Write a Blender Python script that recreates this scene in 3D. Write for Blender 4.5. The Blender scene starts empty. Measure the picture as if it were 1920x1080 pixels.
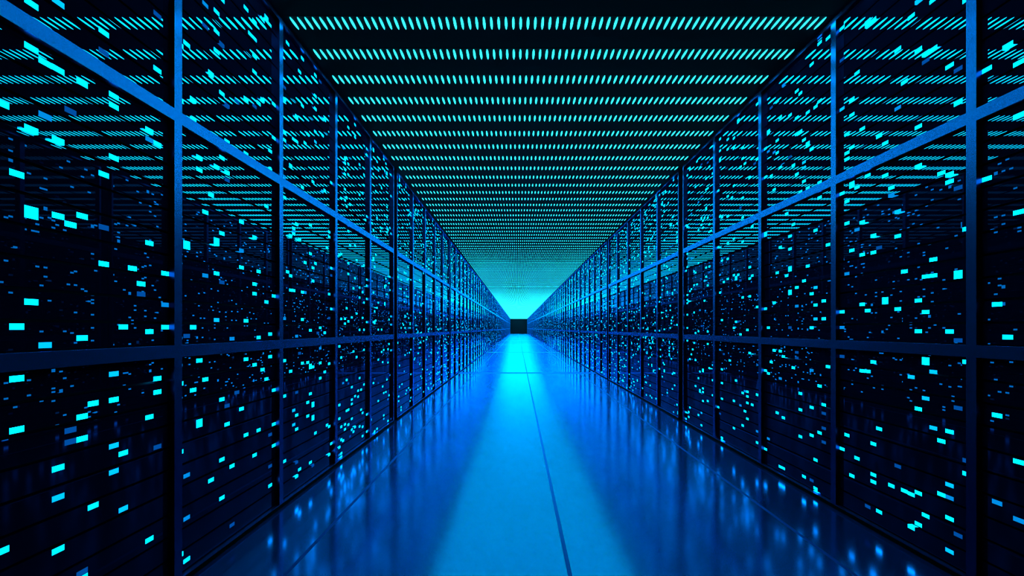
import bpy, math, random
from mathutils import Vector

# ------------------------------------------------------------------ basics
scene = bpy.context.scene
C = scene.collection
random.seed(11)

def srgb(r, g, b):
    f = lambda c: (c / 255.0 / 12.92) if c / 255.0 <= .04045 else ((c / 255.0 + .055) / 1.055) ** 2.4
    return (f(r), f(g), f(b), 1.0)

def principled(name, base, rough, ior=1.5, tint=None, metallic=0.0):
    m = bpy.data.materials.new(name)
    m.use_nodes = True
    b = m.node_tree.nodes['Principled BSDF']
    b.inputs['Base Color'].default_value = base
    b.inputs['Roughness'].default_value = rough
    b.inputs['IOR'].default_value = ior
    b.inputs['Metallic'].default_value = metallic
    if tint:
        b.inputs['Specular Tint'].default_value = tint
    return m

def coated(name, base, tint, rough, ior, rough_noise=None):
    """dark paint or glass under a tinted clear coat: Fresnel mix of a diffuse and a coloured gloss"""
    m = bpy.data.materials.new(name)
    m.use_nodes = True
    nt = m.node_tree
    nt.nodes.clear()
    o = nt.nodes.new('ShaderNodeOutputMaterial')
    mix = nt.nodes.new('ShaderNodeMixShader')
    fr = nt.nodes.new('ShaderNodeFresnel'); fr.inputs['IOR'].default_value = ior
    d = nt.nodes.new('ShaderNodeBsdfDiffuse'); d.inputs['Color'].default_value = (*base, 1)
    g = nt.nodes.new('ShaderNodeBsdfGlossy'); g.inputs['Color'].default_value = (*tint, 1)
    g.inputs['Roughness'].default_value = rough
    nt.links.new(fr.outputs[0], mix.inputs[0])
    nt.links.new(d.outputs[0], mix.inputs[1])
    nt.links.new(g.outputs[0], mix.inputs[2])
    nt.links.new(mix.outputs[0], o.inputs[0])
    if rough_noise:
        scale, lo, hi = rough_noise
        tc = nt.nodes.new('ShaderNodeTexCoord')
        n = nt.nodes.new('ShaderNodeTexNoise'); n.inputs['Scale'].default_value = scale
        r = nt.nodes.new('ShaderNodeMapRange')
        r.inputs['To Min'].default_value = lo; r.inputs['To Max'].default_value = hi
        nt.links.new(tc.outputs['Object'], n.inputs['Vector'])
        nt.links.new(n.outputs['Fac'], r.inputs['Value'])
        nt.links.new(r.outputs['Result'], g.inputs['Roughness'])
    return m

def emitter(name, rgb, strength=1.0):
    m = bpy.data.materials.new(name)
    m.use_nodes = True
    nt = m.node_tree
    nt.nodes.clear()
    e = nt.nodes.new('ShaderNodeEmission')
    e.inputs['Color'].default_value = (*rgb, 1)
    e.inputs['Strength'].default_value = strength
    o = nt.nodes.new('ShaderNodeOutputMaterial')
    nt.links.new(e.outputs[0], o.inputs[0])
    return m

class MB:
    """collects boxes and polygons into one mesh"""
    def __init__(s):
        s.v, s.f, s.m = [], [], []
    def box(s, x0, x1, y0, y1, z0, z1, mat=0, bev=0.0):
        if x0 > x1: x0, x1 = x1, x0
        i = len(s.v)
        s.v += [(x0, y0, z0), (x1, y0, z0), (x1, y1, z0), (x0, y1, z0), (x0, y0, z1), (x1, y0, z1), (x1, y1, z1), (x0, y1, z1)]
        for q in ((0, 3, 2, 1), (4, 5, 6, 7), (0, 1, 5, 4), (1, 2, 6, 5), (2, 3, 7, 6), (3, 0, 4, 7)):
            s.f.append(tuple(i + k for k in q)); s.m.append(mat)
        return s
    def poly(s, pts, mat=0):
        i = len(s.v)
        s.v += pts
        s.f.append(tuple(range(i, i + len(pts)))); s.m.append(mat)
        return s
    def mesh(s, name, mats):
        me = bpy.data.meshes.new(name)
        me.from_pydata(s.v, [], s.f)
        for m in mats: me.materials.append(m)
        if len(mats) > 1: me.polygons.foreach_set('material_index', s.m)
        me.update()
        return me

def link(name, me, parent=None, loc=(0, 0, 0)):
    o = bpy.data.objects.new(name, me)
    C.objects.link(o)
    o.location = loc
    if parent: o.parent = parent
    return o

def tag(o, label=None, cat=None, group=None, kind=None):
    if label: o['label'] = label
    if cat: o['category'] = cat
    if group: o['group'] = group
    if kind: o['kind'] = kind
    return o

def nth(n):
    return '%d%s' % (n, 'th' if 10 <= n % 100 <= 20 else {1: 'st', 2: 'nd', 3: 'rd'}.get(n % 10, 'th'))

# ------------------------------------------------------------------ dimensions (metres, camera at the origin of x and y)
EYE = .90                       # camera height
LX, RX = -1.1825, 1.5815          # faces of the rack frames, left and right
PROUD = .0200                   # how far the frame stands out from the server fronts
Y0 = 1.1179                     # where the first rack starts
RACK = .86573                   # width of one rack
GAP = .1424                     # slot between every five racks
EDGE = .0225                    # half the width of a frame post
CELL = .041036                  # width of one indicator light
N_RACKS = 105
H_CEIL = 2.454
RAIL_Z = (.820, 1.6377)         # centres of the two cross rails
RAIL_H = .0215                  # half their height
UNIT = .0775
DEPTH = .85

def rack_y(k):
    return Y0 + k * RACK + (k // 5) * GAP

END_Y = rack_y(N_RACKS - 1) + RACK + .02
SECTIONS = ((.0240, RAIL_Z[0] - RAIL_H), (RAIL_Z[0] + RAIL_H, RAIL_Z[1] - RAIL_H), (RAIL_Z[1] + RAIL_H, H_CEIL - .0225))
LEDS = {
    ('L', 0): '4,380,1F 4,1424,1F 5,656,1F 5,779,1F 5,904,1F 5,1271,1F 6,965,1F 6,1186,2F 6,1392,1F 6,1593,1F 6,1703,1F 7,857,1A 7,1440,1M 7,1576,1F 8,320,1F 8,457,1A 8,534,1F 8,1194,1F 8,1392,1F 8,1577,1F 8,1753,1A 9,595,1D 9,626,1D 9,1179,1F 9,1484,1D 10,209,1F 10,226,1D 10,595,1F 10,656,1F 10,873,1F 10,1210,1F 10,1577,1F 11,396,1F 11,687,1F 12,1087,1F 12,1193,1D 12,1347,1F 12,1702,1D 12,1760,1F 13,473,1A 13,550,1A 13,687,1F 13,764,1A 13,1408,1F 13,1562,1F 13,1592,1F 14,349,1A 14,519,1F 14,904,1F 15,1087,1F 16,1009,1D 16,1042,1F 17,210,1F 17,610,1F 17,889,1F 17,1178,1F 17,1516,1M 17,1546,1F 18,504,1D 18,687,1F 18,732,1F 18,1515,1F 18,1763,1F 18,1946,1D 19,904,1F 19,980,1M 19,1087,1F',
    ('L', 1): '0,90,1F 0,458,1F 0,702,1F 0,1714,1F 0,1912,1F 1,12,1D 1,58,1F 1,210,1M 1,365,1M 1,872,1D 1,1202,2F 1,1933,1F 2,671,1F 2,904,1F 2,1672,1F 2,1747,1F 3,541,2F 3,778,1F 3,1499,1F 3,1545,1F 4,703,1F 4,1103,1M 4,1347,1F 4,2063,1D 4,2147,1M 5,304,1F 5,1423,1F 5,1900,1F 6,933,1A 6,1119,1F 6,1246,2F 6,1545,1F 6,2007,1F 6,2085,1F 6,2164,1F 7,210,1F 7,366,1F 7,611,1F 7,1087,1D 7,1286,1F 7,1593,1F 7,1855,1F 7,2055,1D 7,2238,1F 8,503,1F 8,579,1D 8,1514,1D 8,1546,1F 8,1673,1F 8,1823,1D 9,72,1D 9,320,1F 9,856,1M 10,625,1D 10,1872,1D 11,549,1F 11,1165,1F 11,1239,1M 11,1363,1F 12,428,1F 12,763,1F 12,933,1F 12,1673,1F 12,1915,1F 12,2316,1F 13,2223,1F 14,320,1F 14,733,1F 14,1058,1F 14,1102,1F 14,1316,1F 14,1915,1D 14,2071,1F 14,2143,1F 14,2224,1F 14,2302,1F 15,427,1F 15,857,1F 15,1164,1F 15,1945,1F 16,705,1F 16,1976,1F 16,2357,1F 17,657,1F 17,1026,1F 17,1484,1F 17,2389,1F 17,2449,1M 18,136,1F 18,230,1D 18,383,1D 18,762,1F 18,872,1F 18,1672,1F 18,1762,1F 19,322,1F 19,427,1F 19,595,1F 19,1059,1F 19,1839,1F 19,2005,1F',
    ('L', 2): '1,214,1F 1,550,1F 1,733,1F 1,950,1M 1,1575,1F 1,1682,1M 1,1871,1F 1,1913,1F 1,2082,1F 1,2143,1D 2,1195,1F 2,1855,1D 2,2390,1F 3,672,1F 3,1102,1F 3,1178,1F 3,1391,1F 3,1763,1F 4,382,1A 4,459,1A 4,1103,1F 4,1408,1F 4,1422,1M 4,1437,1F 4,1915,1F 5,93,1F 5,169,1D 5,351,1F 5,427,1F 5,551,1D 5,857,1M 5,1467,1F 5,1917,1F 5,2053,1F 6,122,1F 6,762,1D 6,1389,1F 6,2316,1F 7,705,1F 7,949,1F 7,1102,1F 7,1687,1F 7,2144,1F 7,2407,1F 8,1103,1M 8,1272,1F 8,1948,1F 9,397,1F 9,475,1F 9,704,1F 9,2012,1F 10,121,1F 10,520,1F 10,671,1F 10,686,1F 10,888,1F 10,1333,1F 10,1499,1F 11,93,1D 11,374,2F 11,452,2F 11,673,1F 11,1178,1F 11,1255,1F 11,1761,1F 12,277,1F 12,1286,1F 12,2009,1A 12,2068,1F 12,2206,1F 12,2282,1F 12,2405,1F 12,2441,1M 13,872,1D 14,596,1F 14,689,1F 14,778,1M 14,903,1F 14,2403,1D 15,1744,1A 15,2090,1F 16,628,1F 16,872,1F 16,1760,1F 16,2200,1F 17,289,1F 17,1407,1F 18,93,1F 18,273,1F 18,674,1F 18,965,1D 18,1118,1F 18,1287,1D 18,1483,1F 18,1515,1F 19,156,1F 19,1025,1F 19,1241,1D 19,1288,1F 19,1839,1F',
    ('L', 3): '2,46,1M 2,96,1F 2,154,1D 2,290,1F 2,382,1F 2,778,1F 2,1395,1F 3,22,1F 3,46,1F 3,140,1F 3,228,1F 3,701,1F 3,964,1F 3,1407,1F 3,1787,1F 4,125,1F 4,522,1M 4,2144,1M 5,196,1F 5,230,1F 5,932,1F 5,966,1F 5,1164,1D 5,1793,1F 5,1869,1F 5,1974,1F 5,2006,1F 5,2051,1F 5,2076,1F 6,320,1F 6,536,1F 6,1041,1F 6,1758,1F 6,1820,1F 6,2098,1F 7,215,1F 7,321,1F 7,507,1D 7,949,1F 7,1286,1F 7,1362,1F 7,1590,1F 7,1991,1F 7,2067,1F 7,2327,1F 8,124,1D 8,1495,1F 8,1790,1F 9,165,1F 9,244,1F 9,351,1F 9,382,1F 9,473,1F 9,979,1F 9,2217,1F 10,142,1F 10,730,1F 10,1193,1F 11,169,1F 11,398,1F 11,1270,1F 11,1511,1F 11,2313,1F 11,2406,1F 12,685,1F 12,1010,1F 12,1409,1F 13,384,1F 13,429,1F 14,152,1F 14,521,1F 14,888,1F 14,1134,1F 14,1210,1F 14,1917,1F 14,2146,1F 15,274,1F 15,428,1F 16,64,1F 16,136,1F 16,244,1F 16,981,1F 16,1179,1F 16,1948,1F 17,460,1F 17,731,1F 17,888,1F 17,1101,1F 17,1392,1F 17,2020,1F 17,2102,1F 18,1756,1F 19,76,1F 19,213,1F 19,949,1F 19,1134,1F 19,1240,1F 19,1288,1F 19,1792,1F 19,2283,1F 19,2331,1F',
    ('R', 0): '15,274,1F 15,1119,1F 15,1669,1F 16,287,1M 16,473,1F 16,1271,1F 16,1580,1F 16,1748,1F 17,871,1F 17,1824,1F 18,318,1M 18,609,1F 18,980,1F 19,1410,1F 19,1783,1F',
    ('R', 1): '0,380,1F 0,427,1D 0,780,1F 0,1255,1F 0,2073,1F 1,148,1D 1,610,1D 1,856,1D 1,1095,2F 1,1410,1D 1,1719,1F 1,1841,1D 2,74,1A 2,195,1F 2,272,1M 2,319,1A 2,517,1F 2,888,1F 2,1443,1F 2,1471,1F 2,1872,1F 3,272,1F 3,474,1F 3,1486,1F 4,516,1A 4,732,1A 4,1103,1F 4,1165,1F 4,1976,1F 4,2164,1F 5,165,1F 5,625,1A 5,771,2F 5,964,1F 5,1103,1F 5,1948,1D 5,1979,1F 6,117,1F 6,242,1F 6,578,1F 6,888,1F 6,1011,1F 6,1548,1F 6,1705,1F 6,2012,1F 6,2210,1A 7,90,1F 7,225,1F 7,702,1A 7,2168,1F 8,227,1F 8,1135,1F 8,1919,1F 9,319,1D 9,981,1F 9,1288,1F 9,1392,1A 9,1827,1M 9,2074,1F 10,226,1F 10,1471,1M 10,1502,1F 11,1020,2F 11,1565,1F 11,1706,1F 12,88,1F 12,455,1F 12,1257,1D 12,1751,1F 13,209,1F 13,241,1F 13,380,1F 13,748,1F 13,1241,1F 13,1317,1F 13,2287,1F 14,85,1D 14,703,1F 14,981,1F 14,1598,1F 14,2296,2F 15,702,1F 15,1011,1F 15,1242,1F 15,1393,1F 15,1826,1F 16,287,1F 16,1365,1M 16,1565,1F 16,2104,1F 17,194,1F 17,1273,1F 17,1587,2F 17,1767,1F 17,1922,1F 17,1996,1F 18,381,1F 18,1165,1M 18,1410,1F 18,1517,1F 18,1722,1F 18,1752,1F 18,1844,1F 19,305,1F 19,761,1D 19,904,1M 19,981,1F 19,1565,1F 19,1982,1A 19,2225,1D 19,2381,1F',
    ('R', 2): '1,702,1F 1,1331,1F 1,2397,1F 2,304,1D 2,377,1D 2,455,1D 2,500,1F 2,950,1F 2,1043,1F 3,346,1F 3,594,1F 3,1593,1F 3,1673,1F 3,2104,1F 3,2412,1F 3,2446,2A 4,17,1F 4,39,1F 4,193,1F 4,950,1A 4,1025,1F 4,1119,1A 4,1426,1F 4,2090,1F 5,72,1D 5,317,1F 5,469,1F 5,671,1M 5,903,1F 5,1088,1F 5,1875,1F 5,2337,1F 6,1243,1F 6,1674,1F 6,1914,2F 6,2091,1F 7,71,1F 7,1165,1F 7,1722,1F 7,1798,1A 7,1828,1A 7,1953,1F 8,287,1F 8,439,1F 8,531,1F 8,1672,1F 8,2014,1F 8,2230,1F 9,730,1D 9,762,1D 9,1027,1M 9,1134,1F 9,1783,1F 9,2015,1F 9,2107,1F 9,2260,1F 10,671,1F 10,1503,1F 10,1846,1F 11,904,1D 11,1111,2F 11,1249,2F 11,1366,1F 11,1441,1F 11,1906,1D 11,2152,1F 12,1213,1F 12,1581,1F 13,57,1F 13,361,1F 13,730,1F 13,2365,1M 14,56,1F 14,594,1M 14,761,1F 14,1394,1F 14,1880,1F 14,2187,1F 15,379,1F 15,1242,1F 15,1982,1F 15,2058,1F 15,2299,1F 16,762,1F 16,1059,1F 16,1765,1F 16,1998,1M 17,687,1F 17,1861,1F 17,2292,1D 18,195,1M 18,612,1F 18,904,1F 18,2029,1M 18,2151,2F 19,120,1F 19,627,1F 19,1026,1F 19,1507,2F 19,1876,1F 19,2060,1F',
    ('R', 3): '1,136,1F 1,211,1M 1,456,1F 1,1042,1F 1,2030,1F 1,2398,1F 2,2012,1D 3,378,1F 3,1259,1F 3,1595,1F 3,2058,1F 4,729,1F 4,1120,1F 4,1243,1F 4,1321,1F 4,1938,1F 5,269,1F 5,380,1F 5,425,1F 5,458,1F 5,888,1F 6,316,1F 6,457,1M 6,2060,1F 7,209,1F 7,440,1F 7,1119,1F 7,1517,1F 7,1688,1F 7,1827,1F 7,2108,1F 7,2184,1F 8,346,1M 8,856,1F 8,1243,1D 8,1766,1D 8,2058,1F 9,948,1D 9,1288,1F 9,2404,2F 10,517,1F 10,948,1F 10,1267,2F 11,161,1F 11,363,1F 11,903,1F 11,1293,1F 11,1563,1F 11,1955,1F 11,2232,1F 11,2307,1F 12,1876,1F 13,657,1F 14,1276,1F 14,1429,1F 14,1548,1F 14,1752,1F 14,1905,1F 14,2264,1F 14,2339,1F 16,700,1D 16,1259,1F 17,21,1F 17,42,1F 17,348,1F 17,471,1F 17,578,1F 17,964,1F 17,1430,1F 17,1769,1F 18,225,1D 18,730,1M 18,1182,1F 18,1322,1M 18,1784,1F 18,2231,2F 18,2304,1F 18,2396,1F 19,271,1F 19,1547,1F 19,1997,1F',
}
LAMP, LED_F, CLAMP = 58, 18, 2.6

# ------------------------------------------------------------------ materials
CYAN = (.05, 1.0, 1.45)
M_GLASS = coated('black_gloss_front', (.0001, .0007, .0036), (.02, .27, .47), 0.0, 1.5)
M_FRAME = coated('satin_dark_frame', (.00005, .0002, .0006), (.01, .32, 1.0), .25, 1.5)
M_BODY = principled('rack_black', (.0002, .0003, .0005, 1), .6, 1.2)
M_PLINTH = principled('plinth_gap_black', (.0001, .0001, .0002, 1), .9, 1.05)
M_FLOOR = coated('blue_polished_floor', (.0002, .002, .011), (.01, .46, 1.0), .135, 1.6, (160, .13, .15))
M_SEAM = coated('floor_seam', (.0004, .004, .022), (.01, .3, 1.0), .45, 1.11)
M_CEIL = principled('ceiling_black', (.00008, .00012, .0003, 1), .8, 1.15)
M_WALL = principled('end_wall_dark', (.00005, .0002, .0012, 1), .7, 1.1)
M_LAMP = emitter('ceiling_slot_light', (.016, .92, 1.2), LAMP)
M_LED = {'F': emitter('led_full', (.0, .46, 1.0), LED_F), 'A': emitter('led_azure', (.0, .64, 1.9), 1.0),
         'M': emitter('led_half', (.0, .27, .80), 1.0), 'D': emitter('led_dim', (.0, .075, .36), 1.0)}
BK = 'FAMD'
LED_MATS = [M_LED[b] for b in BK]

# ------------------------------------------------------------------ the room
BACK_L, BACK_R = LX - DEPTH - .12, RX + DEPTH + .12
START_Y = -1.6
fl = MB()
TILE_W, SEAM, TILE_L = 1.040, .0165, 10.0
xs = [.1915 + TILE_W * k for k in range(-3, 4)]
ys = [END_Y + .3] 
y = 11.45
joints_y = [y + TILE_L * k for k in range(-1, 9)]
xe = [BACK_L] + [v for x in xs if BACK_L < x - .01 and x + .01 < BACK_R for v in (x - SEAM / 2, x + SEAM / 2)] + [BACK_R]
SY = .165
ye = [START_Y] + [v for q in joints_y if START_Y < q < END_Y for v in (q - SY, q + SY)] + [END_Y + .3]
for i in range(len(xe) - 1):
    for j in range(len(ye) - 1):
        fl.poly([(xe[i], ye[j], 0), (xe[i + 1], ye[j], 0), (xe[i + 1], ye[j + 1], 0), (xe[i], ye[j + 1], 0)], 1 if (i % 2 or j % 2) else 0)
tag(link('floor', fl.mesh('floor', [M_FLOOR, M_SEAM])), kind='structure')
tag(link('ceiling', MB().box(BACK_L, BACK_R, START_Y, END_Y + .3, H_CEIL + .001, H_CEIL + .08).mesh('ceiling', [M_CEIL])), kind='structure')
tag(link('wall_left', MB().box(BACK_L - .1, BACK_L, START_Y, END_Y + .3, 0, H_CEIL).mesh('wall_left', [M_WALL])), kind='structure')
tag(link('wall_right', MB().box(BACK_R, BACK_R + .1, START_Y, END_Y + .3, 0, H_CEIL).mesh('wall_right', [M_WALL])), kind='structure')
tag(link('wall_back', MB().box(BACK_L, BACK_R, END_Y, END_Y + .1, 0, H_CEIL).mesh('wall_back', [M_WALL])), kind='structure')

# ------------------------------------------------------------------ ceiling lights: rows of narrow slots across the aisle
ROW0, ROW_P = 2.899, .3282
SLOT_X0, SLOT_P, SLOT_W, SLOT_L = .0162, .0372, .0156, .1200
slots = [SLOT_X0 + SLOT_P * j for j in range(-45, 60) if LX + .012 < SLOT_X0 + SLOT_P * j < RX - .012]

def slot_poly(cx, cy, z, n=12, w=1, l=1):
    return [(cx + w * SLOT_W / 2 * math.cos(-2 * math.pi * k / n), cy + l * SLOT_L / 2 * math.sin(-2 * math.pi * k / n), z) for k in range(n)]

def slot_solid(mb, cx, cy, n=12, lip=.0012, w=1, l=1):
    lo = slot_poly(cx, cy, -lip, n, w, l); hi = slot_poly(cx, cy, 0, n, w, l)
    mb.poly(lo)
    for k in range(n):
        j = (k + 1) % n
        mb.poly([lo[k], lo[j], hi[j], hi[k]][::-1])

hb = MB().box(LX + .002, RX - .002, -SLOT_L / 2 - .008, SLOT_L / 2 + .008, 0, .0009)
me_house = hb.mesh('slot_light_strip', [M_CEIL])
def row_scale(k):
    """slots are slimmest over the first racks; towards the far end they are widened and lengthened to merge into one glow and brighten the far floor"""
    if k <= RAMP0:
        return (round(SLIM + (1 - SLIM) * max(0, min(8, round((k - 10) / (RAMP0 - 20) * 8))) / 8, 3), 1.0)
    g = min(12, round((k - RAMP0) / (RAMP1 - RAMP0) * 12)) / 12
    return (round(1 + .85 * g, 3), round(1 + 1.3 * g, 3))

def row_mesh(k):
    key = row_scale(k)
    if key not in row_meshes:
        mb = MB()
        for x in slots: slot_solid(mb, x, 0, 10, .0012, *key)
        row_meshes[key] = mb.mesh('lens_row', [M_LAMP])
    return row_meshes[key]
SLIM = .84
row_meshes = {}
lens = MB(); slot_solid(lens, 0, 0, 12, .0012, SLIM, 1.0); me_lens = lens.mesh('lens', [M_LAMP])
RAMP0, RAMP1 = 52, 112  # rows over which slots are enlarged to brighten the far floor
n_rows = int((END_Y - .1 - ROW0) / ROW_P) + 1
ROWS_ALONE = 300
for k in range(-3, min(n_rows, ROWS_ALONE)):
    r = link('slot_light_strip', me_house, None, (0, ROW0 + ROW_P * k, H_CEIL))
    if k < 0:
        lab = 'black ceiling strip of cyan light slots overhead, %s row before the first row in view' % nth(-k)
    else:
        lab = 'black ceiling strip of narrow glowing cyan slots, %s row from the camera' % nth(k + 1)
    tag(r, lab, 'ceiling light', 'rows of cyan ceiling lights', kind='thing')
    if 0 <= k < 10:
        for x in slots: link('lens', me_lens, r, (x, 0, 0))
    else:
        link('lens_row', row_mesh(k), r)
if n_rows > ROWS_ALONE:
    far = MB()
    for k in range(ROWS_ALONE, n_rows):
        for x in slots: slot_solid(far, x, ROW0 + ROW_P * k, 6, .0012, 1.85, 2.3)
    tag(link('slot_light_strip', far.mesh('far_strips', [M_LAMP]), None, (0, 0, H_CEIL)),
        'last rows of cyan ceiling slots enlarged into one glow just before the dark end wall', 'ceiling light', kind='stuff')

# ------------------------------------------------------------------ server racks
# Local frame of a rack: x = 0 at the front of its frame, growing into the rack; y along the aisle; z up.
# sx mirrors x so that one builder serves both sides.
PLINTH = .0185                  # flush plinth strip, coloured black to stand for a dark kick gap
IN0, IN1 = EDGE, RACK - EDGE

def frame_boxes():
    post = [(0, EDGE), (RACK - EDGE, RACK)]
    bars = [(PLINTH, .0225)] + [(z - RAIL_H, z + RAIL_H) for z in RAIL_Z] + [(H_CEIL - .0225, H_CEIL)]
    return post, bars

def unit_spans():
    out = []
    for a, b in SECTIONS:
        h = (b - a) / 10
        out += [(a + h * i + .0040, a + h * (i + 1) - .0040) for i in range(10)]
    return out
UNITS = unit_spans()

def led_box(mb, sx, c, zc, n, mat=0):
    y0 = IN0 + CELL * c + .0003
    hz = .0151 * n / 2 + (.0002 if n > 1 else 0)
    mb.box(sx * (PROUD - .0006), sx * (PROUD + .019), y0, y0 + CELL - .0006, zc - hz, zc + hz, mat)

def parse(s):
    out = []
    for w in s.split():
        c, z, nb = w.split(',')
        out.append((int(c), int(z) / 1000, int(nb[0]), nb[1]))
    return out

def random_leds(rng, n, cols=range(20)):
    out, used = [], set()
    while len(out) < n:
        s = rng.randrange(3); j = rng.randrange(50); c = rng.choice(list(cols))
        if j % 5 == 0 and rng.random() < .7: continue
        if (s, j, c) in used: continue
        used.add((s, j, c))
        a = SECTIONS[s][0]
        b = rng.choices('FAMD', (80, 6, 6, 8))[0]
        out.append((c, a + .0155 * (j + .02) if j else a + .008, 2 if rng.random() < .05 else 1, b))
    return out

ME = {}
def shared(key, build):
    if key not in ME: ME[key] = build()
    return ME[key]

def near_rack(sx, x, k, side, leds):
    root = bpy.data.objects.new('server_rack', None); C.objects.link(root)
    root.location = (x, rack_y(k), 0)
    link('cabinet', shared(('cab', sx), lambda: MB().box(sx * (PROUD + .018), sx * DEPTH, .001, RACK - .001, .002, H_CEIL - .002).mesh('cabinet', [M_BODY])), root)
    post, bars = frame_boxes()
    mp = shared(('post', sx), lambda: MB().box(0, sx * (PROUD + .018), 0, EDGE, 0, H_CEIL - PLINTH - .0005).mesh('frame_post', [M_FRAME]))
    for a, b in post: link('frame_post', mp, root, (0, a, PLINTH))
    link('plinth', shared(('plinth', sx), lambda: MB().box(sx * -.0004, sx * (PROUD + .018), .0002, RACK - .0002, 0, PLINTH).mesh('plinth', [M_PLINTH])), root)
    for i, (a, b) in enumerate(bars):
        mr = shared(('rail', sx, round(b - a, 4)), lambda: MB().box(0, sx * (PROUD + .018), 0, IN1 - IN0, 0, b - a - .0005).mesh('cross_rail', [M_FRAME]))
        link('cross_rail', mr, root, (0, IN0, a))
    us = []
    for a, b in UNITS:
        mu = shared(('unit', sx, round(b - a, 4)), lambda: MB().box(sx * PROUD, sx * (PROUD + .018), 0, IN1 - IN0 - .0004, 0, b - a).mesh('server_unit', [M_GLASS]))
        us.append(link('server_unit', mu, root, (0, IN0 + .0002, a)))
    for c, z, n, bright in leds:
        u = min(range(len(UNITS)), key=lambda i: abs(z - sum(UNITS[i]) / 2))
        ml = shared(('led', sx, n, bright), lambda: led_mesh(sx, n, bright))
        o = link('indicator_light', ml, us[u], (sx * 0, CELL * c - .0002, z - UNITS[u][0]))
        if bright in 'MD': o['label'] = 'dim blue indicator light'
    return root

def led_mesh(sx, n, bright):
    mb = MB(); hz = .0151 * n / 2
    mb.box(sx * (PROUD - .0006), sx * (PROUD + .017), .0003, CELL - .0003, -hz, hz)
    return mb.mesh('indicator_light', [M_LED[bright]])

def far_rack_mesh(sx):
    mb = MB()
    mb.box(sx * (PROUD + .018), sx * DEPTH, .001, RACK - .001, .002, H_CEIL - .002, 0)
    post, bars = frame_boxes()
    mb.box(sx * -.0004, sx * (PROUD + .018), .0002, RACK - .0002, 0, PLINTH, 3)
    for a, b in post: mb.box(0, sx * (PROUD + .018), a, b, PLINTH, H_CEIL - .0005, 1)
    for a, b in bars: mb.box(0, sx * (PROUD + .018), IN0, IN1, a, b - .0005, 1)
    for a, b in UNITS: mb.box(sx * PROUD, sx * (PROUD + .018), IN0, IN1, a, b, 2)
    return mb.mesh('server_rack', [M_BODY, M_FRAME, M_GLASS, M_PLINTH])

def far_led_mesh(sx, seed):
    mb = MB(); rng = random.Random(seed)
    for c, z, n, b in random_leds(rng, 100): led_box(mb, sx, c, z, n, BK.index(b))
    return mb.mesh('indicator_lights', LED_MATS)

NEAR = 15
for side, sx, x, word in (('L', -1, LX, 'left'), ('R', 1, RX, 'right')):
    variants = [far_led_mesh(sx, 100 * (sx + 2) + i) for i in range(12)]
    mr = far_rack_mesh(sx)
    for k in range(N_RACKS):
        if k < NEAR:
            rng = random.Random(1000 * (sx + 2) + k)
            if (side, k) in LEDS:
                leds = parse(LEDS[side, k])
                if k == 0:
                    leds += random_leds(rng, 8 if side == 'L' else 70, range(0, 3 if side == 'L' else 14))
            else:
                leds = random_leds(rng, 100)
            root = near_rack(sx, x, k, side, leds)
        else:
            root = link('server_rack', mr, None, (x, rack_y(k), 0))
            tag(link('indicator_lights', variants[random.randrange(12)], root), kind='stuff')
        if k < N_RACKS - 1:
            lab = 'black glossy server rack with cyan lights, %s rack from the camera on the %s side' % (nth(k + 1), word)
        else:
            lab = 'black glossy server rack with cyan lights touching the dark end wall on the %s side' % word
        tag(root, lab, 'server rack', 'server racks along the %s side of the aisle' % word)

# ------------------------------------------------------------------ camera, world, view
cam = bpy.data.cameras.new('camera')
cam.sensor_width = 36
cam.lens = 20.0
cam.shift_x = -10.3 / 1920
cam.shift_y = 75.5 / 1920
cam.clip_end = 300
co = bpy.data.objects.new('camera', cam); C.objects.link(co)
co.location = (0, 0, EYE)
co.rotation_euler = (math.pi / 2, 0, 0)
scene.camera = co

w = bpy.data.worlds.new('world'); scene.world = w
w.use_nodes = True
w.node_tree.nodes['Background'].inputs[0].default_value = (0, 0, 0, 1)

scene.view_settings.view_transform = 'Standard'
scene.view_settings.look = 'None'
scene.view_settings.gamma = 1
scene.view_settings.exposure = 0
scene.view_settings.use_curve_mapping = False
cy = scene.cycles
cy.max_bounces = 8
cy.glossy_bounces = 7
cy.diffuse_bounces = 2
cy.sample_clamp_direct = CLAMP
cy.sample_clamp_indirect = 0
cy.blur_glossy = 0.0
cy.filter_width = 1.0
